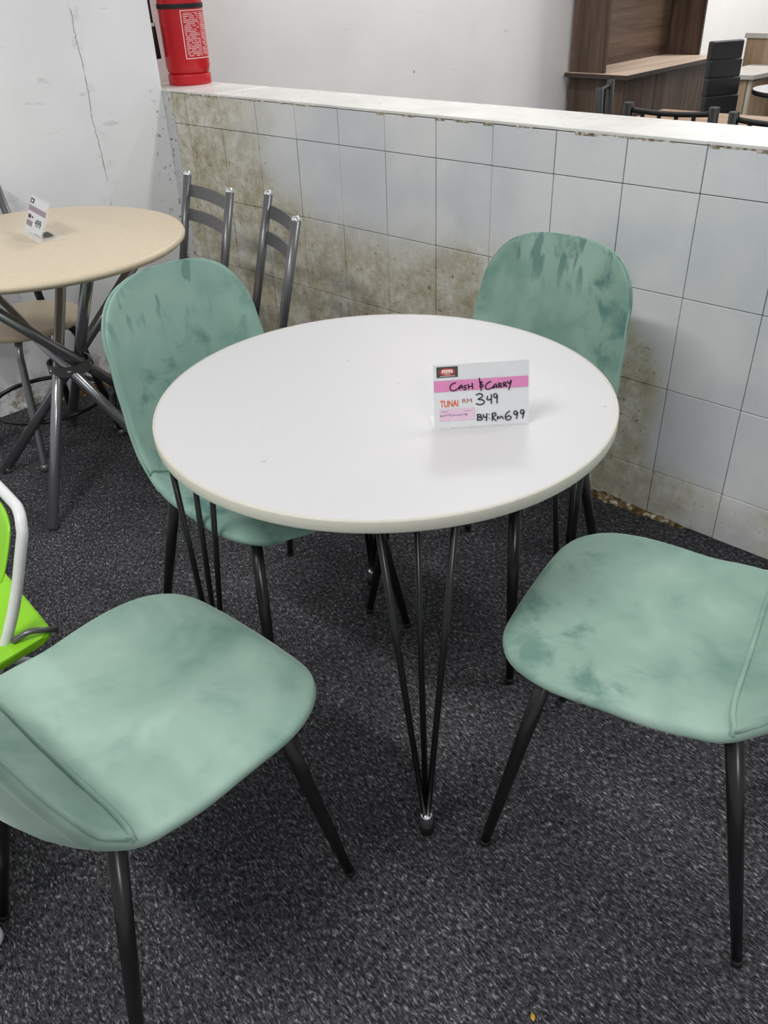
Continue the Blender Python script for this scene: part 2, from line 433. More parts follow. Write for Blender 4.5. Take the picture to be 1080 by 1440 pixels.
def make_velvet_chair():
    t = thing('dining_chair', '', 'chair')
    sh = finish('upholstered_shell', shell_mesh(), VELVET, t)
    b = bm_new(); pts = []
    for k in range(33):
        u = -1+2*k/32; q, n = shell_pt(DSEAM + .018*abs(u)**6, u); pts.append(q + n*.0012)
    for e_, q_ in ((0, -1), (-1, 1)):
        ex = pts[e_] + Vector((0, q_*.0095, -.010)); pts = [ex]+pts if q_ < 0 else pts+[ex]
    add_tube(b, pts, .0042, 8); finish('seam_piping', b, VELVET, sh)
    b = bm_new(); pts = []
    for k in range(41):
        d = DSEAM+.02 + (LT-DSEAM-.02)*math.sin(math.pi/2*k/40); q, n = shell_pt(d, 1.0); te = lerp_tab(TT, d)*.62
        pts.append(q - n*te*.22 + Vector((0, min(te*.5, .010)*.72, 0)))
    pts += [Vector((p.x, -p.y, p.z)) for p in pts[-2::-1]]
    add_tube(b, pts, .0026, 6); finish('edge_piping', b, VELVET, sh)
    for sx, sy in ((1, 1), (1, -1), (-1, 1), (-1, -1)):
        b = bm_new(); top = Vector((.150 if sx > 0 else -.125, sy*.150, .440)); ft = Vector((sx*.2235, sy*.206, 0.0))
        add_tube(b, [top, top.lerp(ft, .5), ft + (top-ft)*.0], [.0135, .0118, .0085], 14)
        lg = finish('leg', b, BLACKMETAL, t)
        b = bm_new(); add_tube(b, [ft + (top-ft)*.028, ft], [.0100, .0092], 12); finish('foot_cap', b, BLACKMATT, lg)
    b = bm_new()
    for sy in (1, -1): add_tube(b, [(.165, sy*.150, .426), (-.135, sy*.150, .422)], .011, 8)
    for sx in (.12, -.10): add_box(b, sx-.018, sx+.018, -.15, .15, .416, .426, .001)
    finish('under_frame', b, BLACKMETAL, t)
    return t
ch0 = make_velvet_chair()
chairs = [((-.390, .852), 48, 'green velvet dining chair at front left beside the lime folding chair'),
          ((.4585, .9865), 148, 'green velvet dining chair at front right, its backrest cut off by the frame'),
          ((-.2565, 1.557), -45.6, 'green velvet dining chair tucked under the white table beside the beige table'),
          ((.254, 1.6405), -130, 'green velvet dining chair behind the price sign, its back against the tiled half wall')]
for i, ((x, y), a, lab) in enumerate(chairs):
    o = ch0 if i == 0 else copy_tree(ch0)
    o.location = (x, y, 0); o.rotation_euler = (0, 0, R(a)); o['label'] = lab; o['group'] = 'green velvet chairs around the white table'
    shell = [q for q in o.children if q.name.startswith('upholstered_shell')][0]
    for q in [shell]+list(shell.children): q.color = ((.25, 0, 0, 1), (.7, 0, 0, 1), (.9, .5, 0, 1), (.9, .1, 0, 1))[i]

# ------------------------------------------------------------------ white round table
TC = Vector((.0095, 1.338, 0)); TH_ = .727; TR = .405
t = thing('round_table', 'round white table on black hairpin legs between the green velvet chairs', 'table', TC)
b = bm_new(); add_lathe(b, [(0, .706), (TR-.006, .706), (TR-.0035, TH_-.0005), (TR-.004, TH_), (0, TH_)], 128)
top = finish('tabletop', b, WHITETOP, t, 40)
b = bm_new(); add_lathe(b, [(TR-.006, .7055), (TR-.0008, .7065), (TR, .7085), (TR, .7245), (TR-.0012, .7267), (TR-.005, .7273)], 128); finish('edge_band', b, EDGE, top)
for i in range(4):
    a = R(-83+90*i); o_, tn = Vector((math.cos(a), math.sin(a), 0)), Vector((-math.sin(a), math.cos(a), 0))
    ft = o_*.378
    lg = bm_new()
    tops = [ft + tn*(-.064) - o_*.018, ft - o_*.062, ft + tn*.044 + o_*.008]
    add_prism(lg, [(p.x, p.y) for p in [q + (q-(tops[0]+tops[1]+tops[2])/3).normalized()*.022 for q in tops]], .700, .706)
    l0 = finish('leg', lg, BLACKMETAL, t)
    for tp in tops:
        b = bm_new(); add_tube(b, [tp + Vector((0, 0, .702)), ft + (tp-ft)*.035 + Vector((0, 0, .030))], .0056, 10); finish('rod', b, BLACKMETAL, l0)
    b = bm_new(); add_lathe(b, [(0, .052), (.009, .051), (.0125, .046), (.0128, .030), (.0125, .024), (0, .024)], 20, Matrix.Translation(ft)); finish('chrome_collar', b, CHROME, l0)
    b = bm_new(); add_lathe(b, [(0, .026), (.0135, .026), (.0145, .018), (.0135, .001), (0, 0)], 20, Matrix.Translation(ft)); finish('foot_cap', b, BLACKMATT, l0)

# ------------------------------------------------------------------ price signs
ACR = Mat('clear_acrylic', (.97, .98, .98, 1), .05); ACR.b.inputs['Alpha'].default_value = .2
c = ACR.coord(); ACR.l(ACR.math('ADD', ACR.math('MULTIPLY', ACR.noise(c, 30, 2), .08), .03), ACR.b.inputs['Roughness']); ACR = ACR.m
PAPER = plain('paper', srgb(222, 223, 226), .7)
PINK = plain('pink_print', srgb(222, 138, 186), .7); PALEPINK = plain('pale_pink_print', srgb(226, 196, 216), .7)
DARKP = plain('dark_print', srgb(74, 70, 66), .7); REDP = plain('red_print', srgb(186, 70, 60), .7); ORANGE = plain('orange_print', srgb(226, 96, 60), .7)
WHITEP = plain('white_print', srgb(240, 226, 222), .7); INK = plain('marker_ink', srgb(16, 16, 22), .5); PURPLE = plain('purple_ink', srgb(120, 78, 130), .6)
GREYP = plain('grey_print', srgb(150, 140, 146), .7); ROSE = plain('rose_print', srgb(166, 88, 84), .7)
SW, SH = .154, .106
def uv(x, y):      # sign layout units -> metres on the card (origin lower left)
    yt = 140-37*(x-110)/790
    return ((x-112)/790*SW, (1-(y-yt)/562)*SH)
def ribbon(bm, pts, wd_, z, smooth=True):
    P = [Vector((*p, 0)) for p in pts]
    if smooth and len(P) > 2: P = catmull(P, 5)
    L, Rr = [], []
    for i, p in enumerate(P):
        tg = (P[min(i+1, len(P)-1)]-P[max(i-1, 0)]); tg = tg.normalized() if tg.length > 1e-9 else Vector((1, 0, 0))
        n = Vector((-tg.y, tg.x, 0))*wd_/2
        L.append(bm.verts.new((p.x+n.x, p.y+n.y, z))); Rr.append(bm.verts.new((p.x-n.x, p.y-n.y, z)))
    for i in range(len(P)-1): bm.faces.new((L[i], L[i+1], Rr[i+1], Rr[i]))
def quad(bm, pts, z): bm.faces.new([bm.verts.new((x, y, z)) for x, y in pts])
def rect(bm, x0, x1, y0, y1, z): quad(bm, [uv(x0, y0), uv(x1, y0-37*(x1-x0)/790), uv(x1, y1-37*(x1-x0)/790), uv(x0, y1)], z)
def text_mesh(name, s, x, y, w_, h_, mat, parent, z, bold=0.0):
    cu = bpy.data.curves.new(name, 'FONT'); cu.body = s; cu.size = 1; cu.offset = bold
    o = bpy.data.objects.new(name, cu); C.objects.link(o); bpy.context.view_layer.update()
    me = bpy.data.meshes.new_from_object(o.evaluated_get(bpy.context.evaluated_depsgraph_get()))
    bpy.data.objects.remove(o)
    xs = [v.co.x for v in me.vertices]; ys = [v.co.y for v in me.vertices]
    for v in me.vertices:
        v.co = Vector((x+(v.co.x-min(xs))/(max(xs)-min(xs))*w_, y+(v.co.y-min(ys))/(max(ys)-min(ys))*h_, z))
    me.materials.clear(); me.materials.append(mat); me.name = name
    p = bpy.data.objects.new(name, me); C.objects.link(p); p.parent = parent; return p
HAND = [[(298, 290), (265, 300), (248, 325), (255, 352), (282, 357), (315, 338), (328, 322)], [(325, 347), (331, 318), (345, 312), (353, 342)], [(330, 331), (350, 328)],
        [(387, 312), (365, 318), (368, 330), (381, 335), (375, 348), (358, 350)], [(398, 300), (403, 347)], [(431, 291), (436, 346)], [(400, 325), (434, 320)],
        [(490, 250), (497, 300), (507, 364)], [(490, 284), (515, 288), (500, 304), (523, 316), (507, 332), (490, 322)],
        [(588, 283), (558, 298), (542, 325), (550, 350), (580, 346), (610, 325)], [(605, 346), (615, 315), (630, 309), (640, 341)], [(608, 333), (635, 328)],
        [(650, 300), (655, 339)], [(648, 300), (672, 302), (668, 317), (654, 320), (682, 336)], [(690, 294), (694, 333)], [(688, 295), (712, 297), (708, 312), (694, 316), (724, 330)],
        [(722, 282), (738, 305), (755, 276)], [(757, 275), (747, 318), (735, 360)],
        [(460, 400), (490, 387), (517, 398), (510, 418), (480, 436), (510, 440), (532, 456), (520, 476), (490, 483), (460, 472)],
        [(560, 408), (555, 441), (594, 437)], [(591, 393), (590, 478)], [(638, 397), (618, 391), (610, 412), (624, 426), (641, 404), (638, 430), (638, 477)],
        [(475, 570), (474, 617)], [(466, 571), (500, 571), (500, 589), (480, 593), (511, 599), (508, 616), (466, 618)],
        [(525, 567), (524, 594), (552, 592)], [(553, 560), (548, 630)], [(571, 567), (573, 574)], [(571, 603), (573, 610)],
        [(599, 560), (598, 631)], [(592, 566), (622, 559), (627, 580), (600, 596), (633, 630)], [(641, 620), (645, 590), (660, 607), (675, 588), (692, 616)],
        [(747, 543), (715, 570), (707, 602), (722, 624), (748, 618), (756, 598), (735, 587), (713, 604)],
        [(809, 551), (788, 547), (780, 568), (795, 580), (811, 558), (807, 590), (802, 617)], [(866, 541), (842, 539), (836, 562), (850, 573), (867, 549), (860, 580), (852, 613)]]
SCRIB = [[(165, 568), (177, 576), (163, 583), (190, 578), (198, 570), (210, 578), (216, 566), (238, 565)], [(252, 560), (238, 573), (262, 578), (272, 567), (284, 577), (296, 566), (308, 576), (320, 565), (334, 575), (346, 563), (356, 574)],
         [(386, 558), (366, 562), (372, 572), (388, 566), (378, 580)]]
def acrylic_stand(label, loc, rz, lean, w_, h_, base):
    t = thing('price_sign', label, 'sign', loc, rz)
    # local: x right along the card, -y towards the reader
    Ml = Matrix.Rotation(R(90-lean), 4, 'X')           # card plane: x right, y up the card, z to the reader
    b = bm_new()
    add_box(b, 0, w_, -.004, -.0015, .003, h_, 0, None)
    for v in b.verts: pass
    b.free()
    b = bm_new(); add_box(b, -.002, w_+.002, 0, h_+.002, -.0040, -.0016, 0, Ml)
    add_box(b, -.002, w_+.002, -.001, base, .0004, .0028); finish('clear_holder', b, ACR, t)
    return t, Ml
def put(bm, name, mat, parent, Ml, label=None):
    bm.transform(Ml); o = finish(name, bm, mat, parent)
    if label: o['label'] = label
    return o
s1, Ml = acrylic_stand('clear price sign reading 349 standing on the white round table', (.0880, 1.1905, .7282), R(3.3), 12, SW, SH, .045)
b = bm_new(); add_box(b, 0, SW, .003, SH, -.0012, -.0004); card = put(b, 'card', PAPER, s1, Ml)
z = .0002
b = bm_new(); rect(b, 116, 900, 276, 371, z); put(b, 'pink_band', PINK, card, Ml)
b = bm_new(); rect(b, 140, 315, 156, 247, z); put(b, 'logo_panel', DARKP, card, Ml, 'dark logo panel with red oval')
b = bm_new(); quad(b, [(uv(228, 196)[0]+.0125*math.cos(k*.3142), uv(228, 196)[1]+.0062*math.sin(k*.3142)) for k in range(20)], z+.0002); put(b, 'logo_oval', REDP, card, Ml)
b = bm_new(); rect(b, 184, 272, 180, 208, z+.0004)
rect(b, 168, 292, 232, 236, z+.0004); rect(b, 205, 250, 215, 219, z+.0004); put(b, 'logo_lettering', WHITEP, card, Ml)
b = bm_new()
for k, x in enumerate((194, 213, 232, 251)):
    rect(b, x, x+5, 186, 203, z+.0006); rect(b, x, x+11, 186 if k % 2 else 199, 190 if k % 2 else 203, z+.0006)
put(b, 'logo_letters', REDP, card, Ml)
b = bm_new(); rect(b, 157, 450, 521, 627, z); put(b, 'pink_label', PALEPINK, card, Ml)
b = bm_new(); rect(b, 172, 230, 540, 545, z+.0003); put(b, 'small_print', GREYP, card, Ml)
b = bm_new(); rect(b, 364, 418, 534, 538, z+.0003); put(b, 'small_print', GREYP, card, Ml)
b = bm_new()
for st in SCRIB: ribbon(b, [uv(*p) for p in st], .0007, z+.0003)
put(b, 'faint_handwriting', PURPLE, card, Ml)
b = bm_new()
for st in HAND: ribbon(b, [uv(*p) for p in st], .0019, z+.0008)
put(b, 'handwriting', INK, card, Ml, 'black marker handwriting')
x0, y0 = uv(163, 503); o = text_mesh('printed_word', 'TUNAI', x0, y0, .0295, .0112, ORANGE, card, z+.0002, .018); o.data.transform(Ml)
x0, y0 = uv(348, 468); o = text_mesh('printed_currency', 'RM', x0, y0, .0155, .0068, ROSE, card, z+.0002, 0); o.data.transform(Ml)

# ------------------------------------------------------------------ beige table with crossed legs
BC = Vector((-.955, 2.405, 0)); BZ = .745; BR_ = .414
t = thing('round_table', 'round beige table on crossed grey tube legs against the white wall', 'table', BC)
b = bm_new(); add_lathe(b, [(0, BZ-.028), (BR_-.03, BZ-.028), (BR_-.010, BZ-.024), (BR_-.002, BZ-.016), (BR_, BZ-.010), (BR_-.004, BZ-.003), (BR_-.012, BZ), (0, BZ)], 96)
finish('tabletop', b, BEIGE, t, 50)
feet = {-97: Vector((-.985, 2.03, 0))-BC, -177: Vector((-1.257, 2.39, 0))-BC}
for a in (-97, -177, 119, 47, -25):
    ft = feet.get(a, Vector((.37*math.cos(R(a)), .37*math.sin(R(a)), 0)))
    ta = R(a+192); tp = Vector((.31*math.cos(ta), .31*math.sin(ta), BZ-.028))
    b = bm_new(); add_tube(b, [ft + Vector((0, 0, .004)), tp], .0165, 16, dome=False); lg = finish('leg', b, GUNMETAL, t)
    b = bm_new(); add_tube(b, [ft + (tp-ft)*.028, ft], [.0172, .014], 14); finish('foot_cap', b, GREYMETAL, lg)
b = bm_new(); add_lathe(b, [(.060, .352), (.066, .352), (.066, .382), (.060, .382), (.060, .352)], 40)
rg = finish('collar', b, GREYMETAL, t, 40)
b = bm_new(); add_lathe(b, [(0, .003), (.003, .002), (.0045, 0)], 10); bolt = None
for a in (-130, -75, 0, 60, 120, 180):
    bo = finish('bolt', b, CHROME, rg) if bolt is None else bpy.data.objects.new('bolt', bolt.data)
    if bolt is None: bolt = bo
    else: C.objects.link(bo); bo.parent = rg
    bo.location = (.066*math.cos(R(a)), .066*math.sin(R(a)), .367); bo.rotation_euler = (0, R(90), R(a))

w2 = .155
p0, p1 = Vector((-1.025, 2.49, 0)), Vector((-.935, 2.364, 0))
s2, Ml = acrylic_stand('small tilted price sign standing on the beige round table', (p0.x, p0.y, BZ+.0004), math.atan2(p1.y-p0.y, p1.x-p0.x), 27, w2, .112, .075)
k = lambda u, v: (u*w2, v*.108)
b = bm_new(); add_box(b, .003, w2-.003, .014, .107, -.0012, -.0004); card = put(b, 'card', PAPER, s2, Ml)
LAV = plain('mauve_print', srgb(160, 142, 156), .7)
b = bm_new(); quad(b, [k(.02, .66), k(.98, .66), k(.98, .80), k(.02, .80)], z); put(b, 'mauve_band', LAV, card, Ml)
b = bm_new(); quad(b, [k(.04, .86), k(.24, .86), k(.24, .985), k(.04, .985)], z); put(b, 'logo_panel', DARKP, card, Ml)
b = bm_new(); quad(b, [k(.10, .89), k(.18, .89), k(.18, .95), k(.10, .95)], z+.0003); put(b, 'logo_lettering', WHITEP, card, Ml)
b = bm_new(); quad(b, [k(.08, .47), k(.24, .47), k(.24, .57), k(.08, .57)], z); put(b, 'small_print', DARKP, card, Ml)
b = bm_new(); quad(b, [k(.29, .50), k(.36, .50), k(.36, .55), k(.29, .55)], z); put(b, 'small_print', DARKP, card, Ml)
b = bm_new(); quad(b, [k(.06, .28), k(.38, .28), k(.38, .42), k(.06, .42)], z); put(b, 'grey_label', GREYP, card, Ml)
b = bm_new(); quad(b, [k(.6, .15), k(.95, .15), k(.95, .17), k(.6, .17)], z); put(b, 'small_print', GREYP, card, Ml)
o = text_mesh('price_figures', '499', k(.52, .34)[0], k(.52, .34)[1], .052, .021, INK, card, z+.0002); o.data.transform(Ml)
b = bm_new(); add_box(b, .05, .105, .03, .058, .003, .0034); finish('sticker', b, DARKP, s2)

# ------------------------------------------------------------------ ladder-back chairs with round beige seats
def make_ladder_chair():
    t = thing('dining_chair', '', 'chair')
    b = bm_new(); add_lathe(b, [(0, .428), (.165, .428), (.174, .433), (.176, .441), (.172, .449), (.165, .451), (0, .452)], 48); finish('seat', b, BEIGE, t, 50)
    for s in (1, -1):
        b = bm_new(); add_tube(b, [(-.164, s*.166, .40), (-.262, s*.168, .812)], .0135, 12)
        po = finish('back_post', b, GREYMETAL, t)
        b = bm_new(); add_lathe(b, [(.0135, 0), (.013, .006), (.008, .011), (0, .0125)], 12, Matrix.Translation((-.262, s*.168, .812))); finish('post_cap', b, CHROME, po)
    for z0, x0 in ((.765, -.251), (.692, -.233)):
        b = bm_new(); pts = [(x0-.022*(1-(y/.165)**2), y) for y in [(-.165+.33*k/10) for k in range(11)]]
        for (xa, ya), (xb, yb) in zip(pts, pts[1:]):
            q = [b.verts.new(p) for p in ((xa, ya, z0-.018), (xb, yb, z0-.018), (xb-.008, yb, z0+.018), (xa-.008, ya, z0+.018))]
            r_ = [b.verts.new(v.co + Vector((-.006, 0, 0))) for v in q]
            b.faces.new(q); b.faces.new(r_[::-1]); b.faces.new((q[3], q[2], r_[2], r_[3])); b.faces.new((q[0], r_[0], r_[1], q[1]))
        finish('back_rail', b, GREYMETAL, t)
    for a in (-47, 43, 133, 223):
        ca, sa = math.cos(R(a)), math.sin(R(a))
        prof = [(.05, .420), (.10, .420), (.130, .412), (.148, .385), (.156, .34), (.185, .18), (.222, .006)]
        b = bm_new(); add_tube(b, [p for p in catmull([(r*ca, r*sa, z_) for r, z_ in prof], 5)], .0125, 12)
        lg = finish('leg', b, GUNMETAL if a == -47 else BLACKMETAL, t)  # one leg in paler metal, standing in for its silver reflected glint
        b = bm_new(); add_tube(b, [(.218*ca, .218*sa, .024), (.222*ca, .222*sa, 0)], .0138, 12); finish('foot_cap', b, GREYMETAL, lg)
    b = bm_new(); add_tube(b, [(.186*math.cos(2*math.pi*k/40), .186*math.sin(2*math.pi*k/40), .16) for k in range(40)], .008, 8, closed=True)
    finish('stretcher_ring', b, BLACKMETAL, t)
    return t
lc = make_ladder_chair()
for i, (x, y, a, lab) in enumerate(((-.735, 2.611, 212, 'grey ladder-back chair nearest the white wall corner, beside the beige table'),
                                    (-.500, 2.316, 198, 'grey ladder-back chair between the green chair and the tiled half wall'),
                                    (-1.140, 2.610, -38, 'grey ladder-back chair with round beige seat beneath the beige table, at the white wall'))):
    o = lc if i == 0 else copy_tree(lc)
    o.location = (x, y, 0); o.rotation_euler = (0, 0, R(a)); o['label'] = lab; o['group'] = 'ladder-back chairs around the beige table'

# ------------------------------------------------------------------ lime folding chairs
LIME = plain('lime_plastic', srgb(148, 216, 40), .4); WHITEMETAL = plain('white_metal', srgb(222, 222, 224), .35)
def make_folding():
    t = thing('folding_chair', '', 'chair')
    b = bm_new(); poly = []
    for cxx, cyy, a0 in ((.15, .185, 0), (-.13, .135, 90), (-.13, -.135, 180), (.15, -.185, 270)):
        for k in range(5): a = R(a0+22.5*k); poly.append((cxx+.025*math.cos(a), cyy+.025*math.sin(a)))
    add_prism(b, poly, .306, .322, bev=.004); finish('seat', b, LIME, t)
    # upright frame: one bent tube over the back
    b = bm_new()
    path = [(.12, .128, .012), (-.08, .124, .33), (-.155, .122, .50), (-.170, .114, .54), (-.178, .092, .558), (-.180, .06, .562), (-.180, -.06, .562), (-.178, -.092, .558), (-.170, -.114, .54), (-.155, -.122, .50), (-.08, -.124, .33), (.12, -.128, .012)]
    add_tube(b, catmull(path, 5), .0105, 12); fr = finish('upright_frame', b, WHITEMETAL, t)
    b = bm_new(); q = []
    P = [(-.112, .435), (-.124, .455), (-.156, .530), (-.166, .550)]; ws = [.112, .122, .122, .108]
    for (x, z_), w_ in zip(P, ws): q.append([b.verts.new((x+.018*(y*y), y*w_, z_)) for y in (-1, -.5, 0, .5, 1)])
    for A, B in zip(q, q[1:]):
        for k_ in range(4): b.faces.new((A[k_], A[k_+1], B[k_+1], B[k_]))
    o = finish('backrest', b, LIME, t); sm = o.modifiers.new('thickness', 'SOLIDIFY'); sm.thickness = .010
    sb = o.modifiers.new('smooth', 'SUBSURF'); sb.levels = 2; sb.render_levels = 2
    for s in (1, -1):
        b = bm_new(); add_tube(b, catmull([(.13, s*.108, .302), (.02, s*.108, .20), (-.20, s*.112, .016)], 5), .0095, 10); lg = finish('rear_leg', b, WHITEMETAL, t)
        b = bm_new(); add_lathe(b, [(0, .0), (.016, .001), (.022, .010), (.022, .022), (.014, .034), (0, .036)], 18, Matrix.Translation((-.20, s*.112, 0))); finish('foot_cap', b, WHITEMETAL, lg)
        b = bm_new(); add_lathe(b, [(0, .0), (.013, .001), (.016, .008), (.014, .03), (0, .034)], 16, Matrix.Translation((.122, s*.128, 0))); finish('front_foot_cap', b, WHITEMETAL, fr)
        b = bm_new(); add_tube(b, catmull([(-.085, s*.137, .325), (-.115, s*.147, .338), (-.145, s*.150, .327), (-.165, s*.140, .312)], 5), .006, 8); finish('hinge_arm', b, GREYMETAL, fr)
    return t
f0 = make_folding(); f0.location = (-.861, 1.224, 0); f0.rotation_euler = (0, 0, R(220)); f0['label'] = 'lime green folding chair with white tube frame at the left edge'; f0['group'] = 'lime folding chairs'
f1 = copy_tree(f0); f1.location = (-.921, .735, 0); f1['label'] = 'folding chair of which only a white round foot shows at the lower left edge'

# ------------------------------------------------------------------ fire extinguisher on the half wall
RED = plain('red_paint', srgb(196, 26, 36), .3, 0, .5)
ep = WO + WD*(-2.175) + WN*.160; ez = 1.0085
t = thing('fire_extinguisher', 'red fire extinguisher standing on the corner of the tiled half wall', 'extinguisher', (ep.x, ep.y, ez), 0)
b = bm_new(); add_lathe(b, [(0, .03), (.066, .03), (.079, .044), (.083, .06), (.083, .40), (.078, .43), (.055, .462), (.026, .474), (.022, .49), (0, .49)], 40); finish('cylinder', b, RED, t, 40)
b = bm_new(); add_lathe(b, [(.070, .0), (.081, .0), (.082, .004), (.082, .030), (.0805, .036), (.070, .036), (.070, .0)], 40); fr = finish('base_ring', b, RED, t, 40)
b = bm_new(); add_lathe(b, [(.0832, .251), (.0855, .251), (.0855, .266), (.0832, .266), (.0832, .251)], 40); finish('strap', b, BLACKMATT, t, 40)
b = bm_new(); add_lathe(b, [(0, .488), (.02, .488), (.02, .53), (.012, .54), (0, .54)], 20); vv = finish('valve', b, CHROME, t, 40)
b = bm_new(); add_box(b, -.02, .13, -.012, .012, .545, .552, .002); add_box(b, -.02, .11, -.012, .012, .515, .521, .002); finish('handle', b, BLACKMATT, vv)
# direction towards the camera side, used for the printed panel and the hose
ac = math.atan2(-ep.y, -ep.x)
LB = Mat('printed_panel', rough=.5); tc = LB.n('ShaderNodeTexCoord'); uvc = LB.n('ShaderNodeMapping'); LB.l(tc.outputs['UV'], uvc.inputs[0])
sx = LB.n('ShaderNodeSeparateXYZ'); LB.l(uvc.outputs[0], sx.inputs[0]); U, V = sx.outputs[0], sx.outputs[1]
line = LB.math('GREATER_THAN', LB.math('FRACT', LB.math('MULTIPLY', V, 26)), .45)
cmb = LB.n('ShaderNodeCombineXYZ'); LB.l(LB.math('MULTIPLY', U, 9), cmb.inputs[0]); LB.l(LB.math('MULTIPLY', LB.math('FLOOR', LB.math('MULTIPLY', V, 26)), 3.7), cmb.inputs[1])
wd_ = LB.step(LB.noise(cmb.outputs[0], 1.0, 2), .40, .44)
txt = LB.math('MULTIPLY', line, wd_)
def rng(a, lo, hi): return LB.math('MULTIPLY', LB.math('GREATER_THAN', a, lo), LB.math('LESS_THAN', a, hi))
inside = LB.math('MULTIPLY', rng(U, .07, .93), rng(V, .05, .95))
gap = LB.math('SUBTRACT', 1, rng(U, .54, .58)); txt = LB.math('MULTIPLY', LB.math('MULTIPLY', txt, inside), gap)
border = LB.math('SUBTRACT', 1, LB.math('MULTIPLY', rng(U, .025, .975), rng(V, .018, .982)))
LB.col(LB.mix(LB.math('MAXIMUM', LB.math('MULTIPLY', txt, .75), border), srgb(196, 26, 36), srgb(240, 205, 205)))
me = bpy.data.meshes.new('print_panel'); vs, fs, uvs = [], [], []
NA = 14; a0, a1 = ac+R(-2), ac+R(88)
for i in range(NA+1):
    a = a0+(a1-a0)*i/NA
    for z_ in (.088, .246): vs.append((.0834*math.cos(a), .0834*math.sin(a), z_))
for i in range(NA): fs.append((2*i, 2*i+2, 2*i+3, 2*i+1)); uvs += [(i/NA, 0), ((i+1)/NA, 0), ((i+1)/NA, 1), (i/NA, 1)]
me.from_pydata(vs, [], fs); ul = me.uv_layers.new(name='uv')
for i, q in enumerate(uvs): ul.data[i].uv = q
me.materials.append(LB.m); o = bpy.data.objects.new('print_panel', me); C.objects.link(o); o.parent = t; o['label'] = 'white printed instruction panel'
ah = ac - R(86); hx, hy = math.cos(ah), math.sin(ah); hr = .114
b = bm_new(); add_tube(b, catmull([(0, 0, .515), (.05*hx, .05*hy, .525), (.095*hx, .095*hy, .49), (.103*hx, .103*hy, .40), (hr*hx, hr*hy, .30), (hr*hx, hr*hy, .205)], 6), .0095, 10); ho = finish('hose', b, BLACKMATT, t)
b = bm_new(); add_tube(b, [(hr*hx, hr*hy, .205), (hr*hx, hr*hy, .195), (hr*hx, hr*hy, .09)], [.011, .0145, .0185], 14); finish('nozzle', b, BLACKMATT, ho)
b = bm_new(); add_tube(b, [(hr*hx, hr*hy, .197), (hr*hx, hr*hy, .208)], .0150, 14); finish('nozzle_band', b, WHITEMETAL, ho)

# ------------------------------------------------------------------ furniture beyond the half wall
def wood(name, c1, c2, c3, along='z', sc=1.0):
    M = Mat(name, rough=.5, spec=.3)
    s_ = {'z': (9, 9, .7), 'x': (.7, 9, 9), 'y': (9, .7, 9)}[along]
    c = M.coord(scale=tuple(x*sc for x in s_)); n = M.noise(c, 1.4, 5, .6, .6); n2 = M.noise(c, 7, 4, .6)
    M.col(M.ramp(M.math('ADD', M.math('MULTIPLY', n, .75), M.math('MULTIPLY', n2, .25)), [(.34, c1), (.5, c2), (.66, c3)])); return M.m
WALNUT = wood('walnut_vertical', srgb(60, 48, 41), srgb(84, 68, 58), srgb(110, 93, 82)); WALNUTX = wood('walnut_across', srgb(66, 52, 43), srgb(92, 74, 61), srgb(114, 94, 80), 'x')
WALTOP = wood('pale_walnut_top', srgb(178, 156, 138), srgb(196, 174, 156), srgb(208, 190, 172), 'x')
DKEDGE = plain('dark_edge', srgb(62, 50, 44), .5)
LOAK = wood('light_oak', srgb(150, 126, 102), srgb(172, 148, 122), srgb(190, 168, 142)); GREYTOP = plain('grey_top', srgb(196, 192, 186), .45)
ROT = math.atan2(WN.y, WN.x)
def at_wall(name, label, cat):   # local x = along the left wall (away), local -y = out from it
    return thing(name, label, cat, CORNER, ROT)
t = at_wall('writing_desk', 'dark walnut desk with tall hutch standing against the far white wall', 'desk')
def bx(name, mat, parent, t0, t1, d0, d1, z0, z1, bev=.0015):
    b = bm_new(); add_box(b, t0, t1, -d1, -d0, z0, z1, bev); return finish(name, b, mat, parent)
wt = bx('desk_top', WALTOP, t, 3.15, 4.52, -.27, .165, .737, .760); bx('front_edge', DKEDGE, wt, 3.15, 4.52, .165, .172, .735, .761); bx('end_edge', DKEDGE, wt, 3.143, 3.15, -.27, .172, .735, .761)
bx('side_panel', WALNUT, t, 3.19, 3.215, -.26, .13, 0, .737); bx('side_panel', WALNUT, t, 4.44, 4.465, -.26, .13, 0, .737)
for a, e in ((3.219, 3.62), (3.624, 4.03), (4.034, 4.436)): bx('front_panel', WALNUT, t, a, e, .10, .125, .02, .733)
bx('hutch_side', WALNUT, t, 3.20, 3.225, -.27, -.02, .760, 1.95); bx('hutch_side', WALNUT, t, 4.47, 4.495, -.27, .0, .760, 1.95)
bx('hutch_back', WALNUTX, t, 3.225, 4.47, -.27, -.255, .760, 1.95); bx('hutch_top', WALNUTX, t, 3.20, 4.495, -.27, .0, 1.95, 1.975); bx('hutch_shelf', WALNUTX, t, 3.225, 4.47, -.255, -.03, 1.45, 1.47)

